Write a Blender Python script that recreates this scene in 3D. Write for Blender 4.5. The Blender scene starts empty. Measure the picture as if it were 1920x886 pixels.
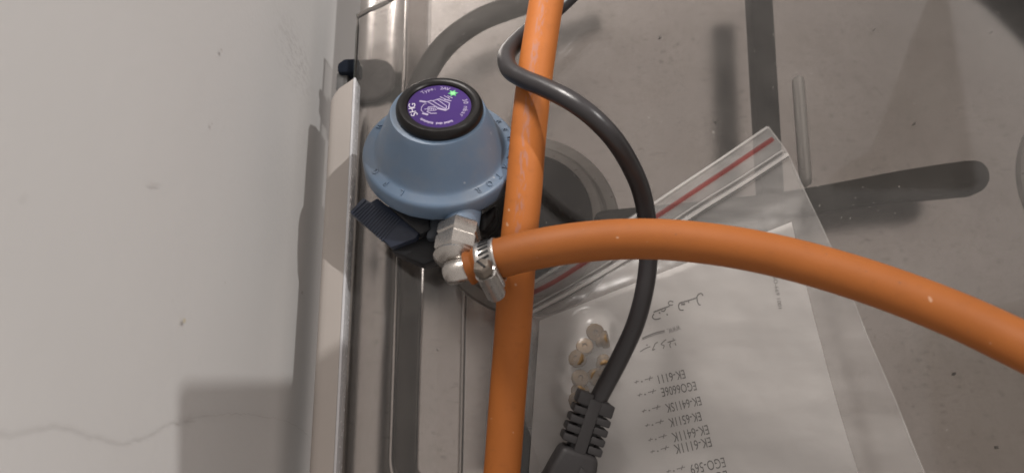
import bpy, bmesh, math, random
from mathutils import Vector, Matrix, noise

random.seed(7)
R = math.radians
scene = bpy.context.scene
col = scene.collection

# ------------------------------------------------------------------ camera
CAM = Vector((0.0, -0.080, 0.345))
PITCH = R(13.0)
FPX = 1423.0                      # focal length in photo pixels (1920 wide)
cam_data = bpy.data.cameras.new("camera")
cam_data.sensor_width = 36.0
cam_data.lens = FPX / 1920.0 * 36.0
cam_data.clip_start = 0.005
cam_data.clip_end = 50.0
cam = bpy.data.objects.new("camera", cam_data)
cam.location = CAM
cam.rotation_euler = (PITCH, 0, 0)
col.objects.link(cam)
scene.camera = cam
cam_data.dof.use_dof = True
cam_data.dof.focus_distance = 0.325
cam_data.dof.aperture_fstop = 9.0

# ------------------------------------------------------------------ light
LDIR = Vector((0.56, 0.32, 0.765)).normalized()      # towards the key lamp
world = bpy.data.worlds.new("World")
scene.world = world
world.use_nodes = True
wb = world.node_tree.nodes["Background"]
wb.inputs[0].default_value = (1.0, 0.915, 0.86, 1)
wb.inputs[1].default_value = 0.55


def area(name, loc, target, size, power, color):
    d = bpy.data.lights.new(name, 'AREA')
    d.shape = 'DISK'
    d.size = size
    d.energy = power
    d.color = color
    o = bpy.data.objects.new(name, d)
    o.location = loc
    o.rotation_euler = (Vector(target) - Vector(loc)).to_track_quat('-Z', 'Y').to_euler()
    col.objects.link(o)
    return o


LAMP = LDIR * 1.7
area("ceiling_lamp", LAMP, (0, 0, 0), 0.0045, 11.5, (1.0, 0.97, 0.94))
win = area("room_light", (-0.36, 0.86, 0.78), (-0.06, -0.03, 0), 0.36, 1.9, (1.0, 0.94, 0.89))
win.data.shape = 'RECTANGLE'
win.data.size_y = 0.4
win.data.spread = R(49)

vs = scene.view_settings
vs.view_transform = 'Standard'
vs.look = 'None'
vs.exposure = 0.05
vs.gamma = 1.0
vs.use_curve_mapping = False
scene.cycles.use_denoising = True
scene.cycles.caustics_reflective = False
scene.cycles.caustics_refractive = False
scene.cycles.max_bounces = 10
scene.cycles.transparent_max_bounces = 16
scene.cycles.filter_width = 1.7


# ------------------------------------------------------------------ placing helpers
def ray(px, py):
    v = Vector(((px - 960) / FPX, (443 - py) / FPX, -1.0))
    v.rotate(Matrix.Rotation(PITCH, 3, 'X'))
    return v


def at(px, py, z):
    d = ray(px, py)
    return CAM + d * ((z - CAM.z) / d.z)


def atx(px, py, x):
    d = ray(px, py)
    return CAM + d * ((x - CAM.x) / d.x)


# ------------------------------------------------------------------ mesh helpers
def obj(name, verts, faces, mat, parent=None, smooth=35, uvs=None):
    me = bpy.data.meshes.new(name)
    me.from_pydata([tuple(v) for v in verts], [], faces)
    if uvs:
        lay = me.uv_layers.new(name="UVMap")
        for l in me.loops:
            lay.data[l.index].uv = uvs[l.vertex_index]
    me.update()
    return link(name, me, mat, parent, smooth)


def link(name, me, mat, parent=None, smooth=35):
    if mat:
        me.materials.clear()
        me.materials.append(mat)
    if smooth:
        me.shade_smooth()
        me.set_sharp_from_angle(angle=R(smooth))
    o = bpy.data.objects.new(name, me)
    col.objects.link(o)
    if parent:
        par(o, parent)
    return o


def par(o, parent):
    o.parent = parent
    p = parent
    m = Matrix.Identity(4)
    while p:
        m = p.matrix_basis @ m if not p.parent else (p.matrix_parent_inverse @ p.matrix_basis) @ m
        p = p.parent
    o.matrix_parent_inverse = m.inverted()


def from_bm(name, bm, mat, parent=None, smooth=35):
    bmesh.ops.recalc_face_normals(bm, faces=bm.faces)
    me = bpy.data.meshes.new(name)
    bm.to_mesh(me)
    bm.free()
    return link(name, me, mat, parent, smooth)


def thing(name, label, cat, loc=(0, 0, 0), group=None):
    o = bpy.data.objects.new(name, None)
    o.location = loc
    o.empty_display_size = 0.01
    col.objects.link(o)
    return tag(o, label, cat, group)


def tag(o, label=None, cat=None, group=None, kind=None):
    if label: o["label"] = label
    if cat: o["category"] = cat
    if group: o["group"] = group
    if kind: o["kind"] = kind
    return o


def spline(pts, n=12):
    """Catmull-Rom through points (any tuple length)."""
    P = [Vector(p) for p in pts]
    P = [P[0] * 2 - P[1]] + P + [P[-1] * 2 - P[-2]]
    out = []
    for i in range(1, len(P) - 2):
        a, b, c, d = P[i - 1], P[i], P[i + 1], P[i + 2]
        for k in range(n):
            t = k / n
            out.append(0.5 * ((2 * b) + (c - a) * t + (2 * a - 5 * b + 4 * c - d) * t * t + (3 * b - 3 * c + d - a) * t ** 3))
    out.append(P[-2])
    return out


def tube_data(path, rad, segs=28, caps=True, bore=None):
    n = len(path)
    verts, faces, uvs = [], [], []
    t0 = (path[1] - path[0]).normalized()
    up = Vector((0, 0, 1))
    if abs(t0.dot(up)) > 0.9:
        up = Vector((0, 1, 0))
    nrm = (up - t0 * up.dot(t0)).normalized()
    s = 0
    for i in range(n):
        t = (path[min(i + 1, n - 1)] - path[max(i - 1, 0)]).normalized()
        nrm = (nrm - t * nrm.dot(t)).normalized()
        b = t.cross(nrm)
        r = rad(i / (n - 1)) if callable(rad) else rad
        if i:
            s += (path[i] - path[i - 1]).length
        for k in range(segs):
            a = 2 * math.pi * k / segs
            verts.append(path[i] + (nrm * math.cos(a) + b * math.sin(a)) * r)
            uvs.append(((k / segs + 0.5) % 1, s))     # u=0.5 on top (toward +nrm)
    for i in range(n - 1):
        for k in range(segs):
            k2 = (k + 1) % segs
            faces.append((i * segs + k, i * segs + k2, (i + 1) * segs + k2, (i + 1) * segs + k))
    if caps:
        faces.append(tuple(range(segs - 1, -1, -1)))
        faces.append(tuple((n - 1) * segs + k for k in range(segs)))
    return verts, faces, uvs


def tube(name, path, rad, mat, parent=None, segs=28):
    v, f, u = tube_data(path, rad, segs)
    return obj(name, v, f, mat, parent, 60, u)


def frame(origin, zaxis, xhint=(1, 0, 0)):
    z = Vector(zaxis).normalized()
    x = Vector(xhint)
    x = (x - z * x.dot(z)).normalized()
    y = z.cross(x)
    m = Matrix((x, y, z)).transposed().to_4x4()
    m.translation = Vector(origin)
    return m


def lathe(name, prof, M, mat, parent=None, segs=64, smooth=35, sides=None, mod=None):
    """prof: (r, z) list from bottom to top; closed with poles if r==0."""
    verts, faces = [], []
    n = len(prof)
    sg = sides or segs
    for (r, z) in prof:
        for k in range(sg):
            a = 2 * math.pi * (k + (0.5 if sides else 0)) / sg
            rr = r * (mod(a, z) if mod else 1)
            verts.append(M @ Vector((rr * math.cos(a), rr * math.sin(a), z)))
    for i in range(n - 1):
        for k in range(sg):
            k2 = (k + 1) % sg
            faces.append((i * sg + k, i * sg + k2, (i + 1) * sg + k2, (i + 1) * sg + k))
    faces.append(tuple(range(sg - 1, -1, -1)))
    faces.append(tuple((n - 1) * sg + k for k in range(sg)))
    return obj(name, verts, faces, mat, parent, smooth)


def prism_bm(poly, z0, z1, bevel=0.0, M=None, segs=2):
    """poly: list of 2D points -> extruded prism, bevelled."""
    bm = bmesh.new()
    lo = [bm.verts.new((p[0], p[1], z0)) for p in poly]
    hi = [bm.verts.new((p[0], p[1], z1)) for p in poly]
    n = len(poly)
    bm.faces.new(lo[::-1])
    bm.faces.new(hi)
    for i in range(n):
        bm.faces.new((lo[i], lo[(i + 1) % n], hi[(i + 1) % n], hi[i]))
    bmesh.ops.recalc_face_normals(bm, faces=bm.faces)
    if bevel:
        bmesh.ops.bevel(bm, geom=bm.edges[:], offset=bevel, segments=segs, profile=0.5, affect='EDGES', clamp_overlap=True)
    if M is not None:
        bmesh.ops.transform(bm, matrix=M, verts=bm.verts)
    return bm


def join_bm(a, b):
    me = bpy.data.meshes.new("t")
    b.to_mesh(me)
    b.free()
    a.from_mesh(me)
    bpy.data.meshes.remove(me)
    return a


def box_bm(sx, sy, sz, M, bevel=0.0):
    h = [(-sx / 2, -sy / 2), (sx / 2, -sy / 2), (sx / 2, sy / 2), (-sx / 2, sy / 2)]
    return prism_bm(h, -sz / 2, sz / 2, bevel, M)


def ribbon(pts, w):
    """flat ribbon through 2D points -> (verts2d, faces)"""
    v, f = [], []
    n = len(pts)
    for i, p in enumerate(pts):
        a = Vector(pts[max(i - 1, 0)]); b = Vector(pts[min(i + 1, n - 1)])
        t = (b - a)
        t = t.normalized() if t.length else Vector((1, 0))
        m = Vector((-t.y, t.x)) * (w / 2)
        v += [Vector(p) + m, Vector(p) - m]
    for i in range(n - 1):
        f.append((2 * i, 2 * i + 1, 2 * i + 3, 2 * i + 2))
    return v, f


def text_mesh(s, size=1.0, align='LEFT'):
    cu = bpy.data.curves.new("t", 'FONT')
    cu.body = s
    cu.size = size
    cu.align_x = align
    cu.resolution_u = 3
    o = bpy.data.objects.new("t", cu)
    col.objects.link(o)
    bpy.context.view_layer.update()
    me = bpy.data.meshes.new_from_object(o)
    vs_ = [v.co.copy() for v in me.vertices]
    fs_ = [tuple(p.vertices) for p in me.polygons]
    bpy.data.objects.remove(o)
    bpy.data.curves.remove(cu)
    bpy.data.meshes.remove(me)
    return vs_, fs_


def hexrgb(r, g, b):
    f = lambda c: ((c / 255) / 12.92 if c / 255 <= 0.04045 else ((c / 255 + 0.055) / 1.055) ** 2.4)
    return (f(r), f(g), f(b), 1)


# ------------------------------------------------------------------ materials
class NT:
    def __init__(self, name):
        self.m = bpy.data.materials.new(name)
        self.m.use_nodes = True
        self.t = self.m.node_tree
        self.b = self.t.nodes["Principled BSDF"]
        self.out = self.t.nodes["Material Output"]

    def n(self, typ, **kw):
        nd = self.t.nodes.new(typ)
        for k, v in kw.items():
            if k in ('i',):
                for kk, vv in v.items():
                    nd.inputs[kk].default_value = vv
            else:
                setattr(nd, k, v)
        return nd

    def l(self, a, b):
        self.t.links.new(a, b)

    def coord(self, kind='Object'):
        return self.n('ShaderNodeTexCoord').outputs[kind]

    def noise(self, scale, detail=3, rough=0.55, vec=None, stretch=None):
        vec = vec or self.coord()
        if stretch:
            mp = self.n('ShaderNodeMapping')
            mp.inputs['Scale'].default_value = stretch
            self.l(vec, mp.inputs[0])
            vec = mp.outputs[0]
        nd = self.n('ShaderNodeTexNoise', i={'Scale': scale, 'Detail': detail, 'Roughness': rough})
        self.l(vec, nd.inputs['Vector'])
        return nd.outputs[0]

    def ramp(self, fac, a, b, ca=(0, 0, 0, 1), cb=(1, 1, 1, 1)):
        r = self.n('ShaderNodeValToRGB')
        r.color_ramp.elements[0].position = a
        r.color_ramp.elements[1].position = b
        r.color_ramp.elements[0].color = ca
        r.color_ramp.elements[1].color = cb
        self.l(fac, r.inputs[0])
        return r.outputs[0]

    def mix(self, fac, a, b):
        m = self.n('ShaderNodeMix', data_type='RGBA')
        for sock, v in ((m.inputs[0], fac), (m.inputs[6], a), (m.inputs[7], b)):
            if hasattr(v, 'is_linked') or hasattr(v, 'links'):
                self.l(v, sock)
            else:
                sock.default_value = v
        return m.outputs[2]

    def math(self, op, a, b=0.0, c=None):
        m = self.n('ShaderNodeMath', operation=op)
        for i, v in enumerate((a, b) if c is None else (a, b, c)):
            if hasattr(v, 'links'):
                self.l(v, m.inputs[i])
            else:
                m.inputs[i].default_value = v
        return m.outputs[0]

    def bump(self, h, strength=0.3, dist=0.0005, prev=None):
        b = self.n('ShaderNodeBump', i={'Strength': strength, 'Distance': dist})
        self.l(h, b.inputs['Height'])
        if prev:
            self.l(prev, b.inputs['Normal'])
        self.l(b.outputs[0], self.b.inputs['Normal'])
        return b.outputs[0]

    def set(self, **kw):
        for k, v in kw.items():
            s = self.b.inputs[k.replace('_', ' ')]
            if hasattr(v, 'links'):
                self.l(v, s)
            else:
                s.default_value = v


def plain(name, c, rough=0.5, metal=0.0, var=0.15, scale=120, bump=0.15, bscale=600, spec=0.5):
    t = NT(name)
    dark = tuple(x * (1 - var) for x in c[:3]) + (1,)
    lite = tuple(min(1, x * (1 + var)) for x in c[:3]) + (1,)
    t.set(Base_Color=t.mix(t.noise(scale, 4), dark, lite), Metallic=metal, Specular_IOR_Level=spec)
    t.set(Roughness=t.math('MULTIPLY_ADD', t.noise(scale * 2.3, 3), 0.25, rough - 0.12))
    if bump:
        t.bump(t.noise(bscale, 3), bump, 0.0003)
    return t.m


def wall_mat(WX):
    t = NT("painted_plaster")
    co = t.coord()
    base = t.mix(t.noise(9, 3), (0.62, 0.61, 0.60, 1), (0.675, 0.665, 0.655, 1))
    # rubbed grey scuffs in one patch high on the wall
    c = atx(555, 110, WX)
    mp = t.n('ShaderNodeVectorMath', operation='SUBTRACT')
    t.l(co, mp.inputs[0]); mp.inputs[1].default_value = c
    sc = t.n('ShaderNodeVectorMath', operation='MULTIPLY')
    t.l(mp.outputs[0], sc.inputs[0]); sc.inputs[1].default_value = (1, 1 / 0.020, 1 / 0.040)
    ln = t.n('ShaderNodeVectorMath', operation='LENGTH')
    t.l(sc.outputs[0], ln.inputs[0])
    near = t.ramp(ln.outputs['Value'], 0.25, 1.0, (1, 1, 1, 1), (0, 0, 0, 1))
    sm = t.ramp(t.noise(330, 6, 0.75, stretch=(1, 1.3, 0.45)), 0.48, 0.58)
    f = t.math('MULTIPLY', t.math('MULTIPLY', near, sm), 0.30)
    base = t.mix(f, base, (0.30, 0.27, 0.26, 1))
    # tiny dark specks here and there
    sp = t.ramp(t.noise(260, 1, 0.4), 0.83, 0.86)
    base = t.mix(t.math('MULTIPLY', sp, 0.35), base, (0.30, 0.25, 0.2, 1))
    t.set(Base_Color=base, Roughness=0.62, Specular_IOR_Level=0.3)
    b1 = t.bump(t.noise(85, 3, 0.5), 0.16, 0.0010)
    t.bump(t.noise(420, 4, 0.6), 0.30, 0.0004, b1)
    return t.m


def steel_mat():
    t = NT("dull_stainless_steel")
    n1 = t.noise(22, 4)
    grime = t.ramp(t.noise(45, 6, 0.7), 0.45, 0.75)
    c = t.mix(n1, (0.54, 0.505, 0.485, 1), (0.64, 0.605, 0.585, 1))
    c = t.mix(t.math('MULTIPLY', grime, 0.35), c, (0.42, 0.385, 0.34, 1))
    pits = t.ramp(t.noise(330, 2, 0.5, stretch=(1, 1.8, 1)), 0.62, 0.70)
    c = t.mix(t.math('MULTIPLY', pits, 0.4), c, (0.27, 0.24, 0.22, 1))
    t.set(Base_Color=c, Metallic=0.92, Specular_IOR_Level=0.4)
    t.set(Roughness=t.math('MULTIPLY_ADD', t.noise(60, 5), 0.10, 0.17))
    b = t.bump(t.noise(700, 4, 0.6, stretch=(1, 2.5, 1)), 0.15, 0.0002)
    return t.m


def hose_mat(name, printed, k=1.0):
    t = NT(name)
    c = t.mix(t.noise(70, 4), (0.35 * k, 0.108 * k, 0.022 * k, 1), (0.44 * k, 0.142 * k, 0.032 * k, 1))
    d = t.ramp(t.noise(160, 5, 0.7), 0.55, 0.80)
    c = t.mix(t.math('MULTIPLY', d, 0.50), c, (0.22, 0.075, 0.022, 1))
    sp = t.ramp(t.noise(420, 2, 0.4), 0.74, 0.78)
    c = t.mix(t.math('MULTIPLY', sp, 0.5), c, (0.14, 0.07, 0.04, 1))
    wh = t.ramp(t.noise(300, 1, 0.3, vec=t.coord()), 0.775, 0.80)
    c = t.mix(t.math('MULTIPLY', wh, 0.45), c, (0.60, 0.42, 0.30, 1))
    if printed:                       # faded grey lettering rubbed off along the top of the hose
        uv = t.coord('UV')
        s = t.n('ShaderNodeSeparateXYZ'); t.l(uv, s.inputs[0])
        band = t.ramp(t.math('ABSOLUTE', t.math('SUBTRACT', s.outputs[0], 0.52)), 0.030, 0.045, (1, 1, 1, 1), (0, 0, 0, 1))
        g = t.n('ShaderNodeTexNoise', i={'Scale': 1.0, 'Detail': 2})
        mp = t.n('ShaderNodeMapping'); mp.inputs['Scale'].default_value = (34, 210, 1)
        t.l(uv, mp.inputs[0]); t.l(mp.outputs[0], g.inputs['Vector'])
        band = t.math('MULTIPLY', band, t.ramp(s.outputs[1], 0.125, 0.15, (1, 1, 1, 1), (0, 0, 0, 1)))
        f = t.math('MULTIPLY', band, t.ramp(g.outputs[0], 0.46, 0.60))
        c = t.mix(t.math('MULTIPLY', f, 0.30), c, (0.22, 0.19, 0.23, 1))
    t.set(Base_Color=c, Roughness=0.58, Specular_IOR_Level=0.25)
    b = t.bump(t.noise(40, 2), 0.2, 0.001)
    t.bump(t.noise(900, 3), 0.2, 0.0002, b)
    return t.m


def glass_mat():
    """thin clear pane: transparent with a fresnel reflection and a film of dust"""
    t = NT("lid_glass")
    tr = t.n('ShaderNodeBsdfTransparent'); tr.inputs[0].default_value = (0.93, 0.92, 0.912, 1)
    gl = t.n('ShaderNodeBsdfGlossy'); gl.inputs['Roughness'].default_value = 0.03
    df = t.n('ShaderNodeBsdfDiffuse'); df.inputs[0].default_value = (0.55, 0.52, 0.48, 1)
    fr = t.n('ShaderNodeFresnel'); fr.inputs[0].default_value = 1.5
    m1 = t.n('ShaderNodeMixShader'); m2 = t.n('ShaderNodeMixShader')
    dust = t.ramp(t.noise(35, 5, 0.65), 0.3, 0.8, (0.018, 0.018, 0.018, 1), (0.07, 0.07, 0.07, 1))
    speck = t.ramp(t.noise(520, 1, 0.4), 0.74, 0.77)
    dd = t.math('ADD', dust, t.math('MULTIPLY', speck, 0.25))
    t.l(dd, m1.inputs[0]); t.l(tr.outputs[0], m1.inputs[1]); t.l(df.outputs[0], m1.inputs[2])
    t.l(fr.outputs[0], m2.inputs[0]); t.l(m1.outputs[0], m2.inputs[1]); t.l(gl.outputs[0], m2.inputs[2])
    t.l(m2.outputs[0], t.out.inputs[0])
    return t.m


def film_mat(name, tint=(0.96, 0.96, 0.96, 1), haze=0.10, haze2=0.24, gloss=0.05):
    t = NT(name)
    tr = t.n('ShaderNodeBsdfTransparent'); tr.inputs[0].default_value = tint
    gl = t.n('ShaderNodeBsdfGlossy'); gl.inputs['Roughness'].default_value = 0.30
    df = t.n('ShaderNodeBsdfDiffuse'); df.inputs[0].default_value = (0.66, 0.635, 0.61, 1)
    m1 = t.n('ShaderNodeMixShader'); m2 = t.n('ShaderNodeMixShader')
    mp = t.n('ShaderNodeMapping'); mp.inputs['Rotation'].default_value = (0, 0, R(58)); mp.inputs['Scale'].default_value = (0.35, 1.5, 1)
    t.l(t.coord(), mp.inputs[0])
    h = t.ramp(t.noise(60, 5, 0.6, vec=mp.outputs[0]), 0.35, 0.75, (haze,) * 3 + (1,), (haze2,) * 3 + (1,))
    t.l(h, m1.inputs[0]); t.l(tr.outputs[0], m1.inputs[1]); t.l(df.outputs[0], m1.inputs[2])
    lw = t.n('ShaderNodeFresnel'); lw.inputs[0].default_value = 1.42
    g = t.math('MULTIPLY_ADD', lw.outputs[0], 0.6, gloss - 0.03)
    t.l(g, m2.inputs[0]); t.l(m1.outputs[0], m2.inputs[1]); t.l(gl.outputs[0], m2.inputs[2])
    bp = t.n('ShaderNodeBump', i={'Strength': 0.18, 'Distance': 0.0012})
    t.l(t.noise(45, 4, 0.6, vec=mp.outputs[0]), bp.inputs['Height'])
    t.l(bp.outputs[0], gl.inputs['Normal'])
    t.l(m2.outputs[0], t.out.inputs[0])
    return t.m


M_STEEL = steel_mat()
M_GLASS = glass_mat()
M_EDGE = plain("cut_glass_edge", (0.46, 0.51, 0.48, 1), 0.15, 0, 0.1, 200, 0)
M_RAIL = plain("cream_enamel", (0.55, 0.50, 0.46, 1), 0.45, 0, 0.07, 30, 0.15, 300)
M_LIP = plain("white_edge_trim", (0.74, 0.74, 0.76, 1), 0.25, 0, 0.05, 100, 0)
M_HINGE = plain("dark_blue_plastic", (0.020, 0.026, 0.040, 1), 0.85, 0, 0.2, 200, spec=0.15)
M_GREYMETAL = plain("dull_zinc", (0.28, 0.28, 0.28, 1), 0.42, 0.6, 0.2, 250)
M_IRON = plain("grey_cast_iron", (0.016, 0.015, 0.0145, 1), 0.75, 0, 0.25, 150, 0.3, 800, 0.15)
M_CAP = plain("black_enamel_cap", (0.013, 0.0095, 0.0085, 1), 0.75, 0, 0.3, 90, spec=0.12)
M_BRING = plain("burner_aluminium", (0.50, 0.47, 0.44, 1), 0.5, 0.1, 0.2, 150)
M_BLACK = plain("black_rubber", (0.024, 0.022, 0.0235, 1), 0.33, 0, 0.15, 150, 0.12, 900)
M_PLUG = plain("matt_black_plug", (0.028, 0.026, 0.027, 1), 0.55, 0, 0.12, 200, 0.25, 900)
M_GAP = plain("slot_black", (0.006, 0.006, 0.007, 1), 0.6, 0, 0.1, 200, 0)
M_RINGBLK = plain("gloss_black_cap", (0.010, 0.009, 0.009, 1), 0.32, 0, 0.2, 200, 0.1, 500, 0.22)
M_PURPLE = plain("purple_sticker", (0.045, 0.020, 0.125, 1), 0.65, 0, 0.1, 120, 0, spec=0.15)
M_PRINT = plain("lilac_print", (0.36, 0.31, 0.46, 1), 0.5, 0, 0.1, 300, 0)
M_PRINTW = plain("white_print", (0.55, 0.52, 0.60, 1), 0.5, 0, 0.1, 300, 0)
M_GREEN = plain("green_print", (0.10, 0.42, 0.16, 1), 0.5, 0, 0.1, 300, 0)
M_GREENL = plain("light_green_print", (0.22, 0.62, 0.26, 1), 0.5, 0, 0.1, 300, 0)
M_NAVY = plain("navy_plastic", (0.026, 0.035, 0.060, 1), 0.45, 0, 0.2, 200, 0.2, 700)
M_NAVYDK = plain("black_plastic", (0.011, 0.012, 0.015, 1), 0.5, 0, 0.2, 200, 0.2, 700)
M_CHROME = plain("worn_nickel", (0.50, 0.47, 0.44, 1), 0.27, 0.9, 0.10, 220, 0.06, 500)
M_CLAMP = plain("zinc_plated_steel", (0.48, 0.46, 0.44, 1), 0.30, 0.85, 0.10, 300, 0.06, 800)
M_RUST = plain("dirty_screw", (0.22, 0.19, 0.16, 1), 0.45, 0.7, 0.4, 600, 0.4, 1500)
M_BRASS = plain("brass", (0.17, 0.100, 0.036, 1), 0.55, 0.25, 0.25, 700, 0.2, 1500)
M_HOLE = plain("jet_hole", (0.05, 0.035, 0.02, 1), 0.6, 0, 0.1, 300, 0)
M_PAPER = plain("white_paper", (0.60, 0.575, 0.555, 1), 0.75, 0, 0.03, 60, 0.2, 120, 0.2)
M_INK = plain("black_ink", (0.035, 0.033, 0.033, 1), 0.7, 0, 0.2, 300, 0, 100, 0.2)
M_INKF = plain("faint_ink", (0.17, 0.16, 0.155, 1), 0.7, 0, 0.1, 300, 0, 100, 0.2)
M_FILM = film_mat("clear_polythene")
M_FILMZ = film_mat("polythene_zip", haze=0.32, haze2=0.48, gloss=0.08)
M_FILMR = film_mat("red_zip_line", tint=(0.80, 0.28, 0.26, 1), haze=0.0, haze2=0.02, gloss=0.08)
M_HOSE = hose_mat("orange_rubber", False, 0.76)
M_HOSEP = hose_mat("orange_rubber_printed", True)
M_CRACK = plain("crack_shadow_plaster", (0.55, 0.535, 0.52, 1), 0.8, 0, 0.2, 500, 0)
M_STAIN = plain("yellow_stain", (0.58, 0.52, 0.38, 1), 0.7, 0, 0.15, 500, 0)
M_SPECK = plain("dark_speck", (0.22, 0.205, 0.19, 1), 0.7, 0, 0.2, 500, 0)
M_SCUFF_SHADE = plain("grey_scratch_and_shade", (0.54, 0.52, 0.50, 1), 0.7, 0, 0.2, 500, 0)
M_BLOCKER = plain("blocker_grey", (0.55, 0.52, 0.49, 1), 0.5, 0, 0.1, 20, 0)
M_ARC_SHADE = plain("arc_shade_grey", (0.088, 0.081, 0.077, 1), 0.6, 0, 0.15, 200, 0.1, 600)


def regulator_paint():
    t = NT("blue_hammer_paint")
    c = t.mix(t.noise(60, 4), (0.108, 0.162, 0.240, 1), (0.132, 0.193, 0.280, 1))
    d = t.ramp(t.noise(40, 5, 0.65), 0.46, 0.74)          # grey dust lying on it
    c = t.mix(t.math('MULTIPLY', d, 0.40), c, (0.235, 0.225, 0.215, 1))
    chip = t.ramp(t.noise(330, 2, 0.5), 0.735, 0.76)
    c = t.mix(t.math('MULTIPLY', chip, 0.5), c, (0.42, 0.46, 0.50, 1))
    t.set(Base_Color=c, Roughness=t.math('MULTIPLY_ADD', t.noise(90, 4), 0.2, 0.30), Specular_IOR_Level=0.5)
    t.bump(t.noise(260, 3), 0.16, 0.0005)
    return t.m


M_BLUE = regulator_paint()

# ------------------------------------------------------------------ the setting: wall, worktop, added blockers
WX = -0.1005
nv, nf = [], []
NY, NZ = 60, 44
for i in range(NY + 1):
    for k in range(NZ + 1):
        y = -0.9 + 1.12 * i / NY
        z = -0.17 + 0.85 * k / NZ
        nv.append((WX + 0.0006 * noise.noise(Vector((y * 18, z * 18, 1))), y, z))
for i in range(NY):
    for k in range(NZ):
        a = i * (NZ + 1) + k
        nf.append((a, a + NZ + 1, a + NZ + 2, a + 1))
wall = obj("wall", nv, nf, wall_mat(WX), None, 60)
tag(wall, kind="structure")
WF = WX + 0.0012


def wall_ribbon(name, pts, w, mat, jag=0.0, n=16):
    p3 = [atx(px, py, WF) for px, py in pts]
    p2 = spline([(p.y, p.z, 0) for p in p3], n)
    p2 = [Vector((p.x + jag * noise.noise(Vector((p.x * 900, p.y * 900, 3))) + jag * 0.6 * noise.noise(Vector((p.x * 2500, p.y * 2500, 5))), p.y)) for p in p2]
    v, f = [], []
    N = len(p2)
    for i, p in enumerate(p2):
        ww = w * (0.55 + 0.9 * abs(noise.noise(Vector((i * 0.31, 2.2, 0))))) * min(1, (i + 1) / 5, (N - i) / 5)
        v += [(WF, p.x - ww / 2, p.y), (WF, p.x + ww / 2, p.y)]
    for i in range(N - 1):
        f.append((2 * i, 2 * i + 1, 2 * i + 3, 2 * i + 2))
    return obj(name, v, f, mat, wall, 0)


wall_ribbon("hairline_crack", [(-40, 818), (30, 808), (110, 797), (170, 812), (232, 828), (290, 810), (330, 790), (430, 775), (505, 782), (550, 795), (585, 822)], 0.00030, M_CRACK, 0.0009, 22)
wall_ribbon("scratch", [(278, 342), (290, 346), (302, 347)], 0.0004, M_SCUFF_SHADE, 0.0002)
wall_ribbon("scratch", [(330, 792), (350, 790), (368, 788)], 0.0005, M_CRACK, 0.0002)


def wall_dot(name, px, py, r, mat):
    c = atx(px, py, WF)
    v = [(WF + 0.0001, c.y, c.z)] + [(WF + 0.0001, c.y + r * math.cos(a) * random.uniform(.7, 1.2), c.z + 1.7 * r * math.sin(a) * random.uniform(.7, 1.2)) for a in [k * math.pi / 5 for k in range(10)]]
    f = [(0, k + 1, (k + 1) % 10 + 1) for k in range(10)]
    return obj(name, v, f, mat, wall, 0)


wall_dot("speck", 46, 368, 0.0003, M_SCUFF_SHADE)
wall_dot("stain", 345, 601, 0.0007, M_STAIN)
wall_dot("speck", 397, 232, 0.0004, M_SCUFF_SHADE)
wall_dot("speck", 415, 95, 0.0006, M_SCUFF_SHADE)
wall_dot("regulator_shadow_dot", 566, 548, 0.0010, M_SCUFF_SHADE)  # grey dot painted where the regulator's shadow tip falls on the wall

# unseen blocker added overhead: its corner throws the square shadow on the wall
HZ = 0.78


def cast(p):                                     # point of the blocker whose shadow falls on p
    return p + (LAMP - p) * ((HZ - p.z) / (LAMP.z - p.z))


q0 = cast(atx(326, 716, WX))
q1 = cast(atx(560, 712, WX))
q2 = cast(at(950, 490, 0.05))
q2b = cast(at(985, 455, 0.05))
q3 = cast(at(1090, -60, -0.04))
q4 = q3 + (q3 - q2b).normalized() * 0.20
qb = cast(atx(326, 1050, WX))
xr = max(cast(at(2050, 930, 0.0)).x, cast(at(2050, -60, -0.04)).x)
blocker_slab = prism_bm([(q.x, q.y) for q in (q4, q3, q2b, q2, q1, q0)] + [(qb.x, qb.y), (xr, qb.y), (xr, q4.y)], HZ - 0.02, HZ, 0.002)
tag(from_bm("overhead_blocker", blocker_slab, M_BLOCKER, None), kind="structure")
part = prism_bm([(0.37, -0.45), (0.39, -0.45), (0.39, 0.0), (0.37, 0.0)], -0.2, 0.34, 0.003)
tag(from_bm("side_blocker", part, M_BLOCKER, None), kind="structure")  # unseen panel added to dim the right of the hob


# ------------------------------------------------------------------ the gas hob
hob = thing("gas_hob", "stainless steel gas hob with its clear glass lid shut, standing against the white wall", "hob", (0.1, 0, -0.05))

ZR, ZF = -0.022, -0.044          # rim and basin floor
XE = at(650, 500, ZR).x          # outer rim edge
XR = at(741, 600, ZR).x          # pressed ridge
YB = at(800, 940, ZR).y
YT, XRT = 0.30, 0.47


def rrect(x0, x1, y0, y1, r, n=10):
    pts = []
    for cx, cy, a0 in ((x1 - r, y1 - r, 0), (x0 + r, y1 - r, 90), (x0 + r, y0 + r, 180), (x1 - r, y0 + r, 270)):
        for k in range(n + 1):
            a = R(a0 + 90 * k / n)
            pts.append((cx + r * math.cos(a), cy + r * math.sin(a)))
    return pts


loops = []


def L(off, z, r):
    loops.append([(x, y, z) for x, y in rrect(XR + off, XRT - off, YB + off, YT - off, max(r, 0.0015))])


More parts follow.
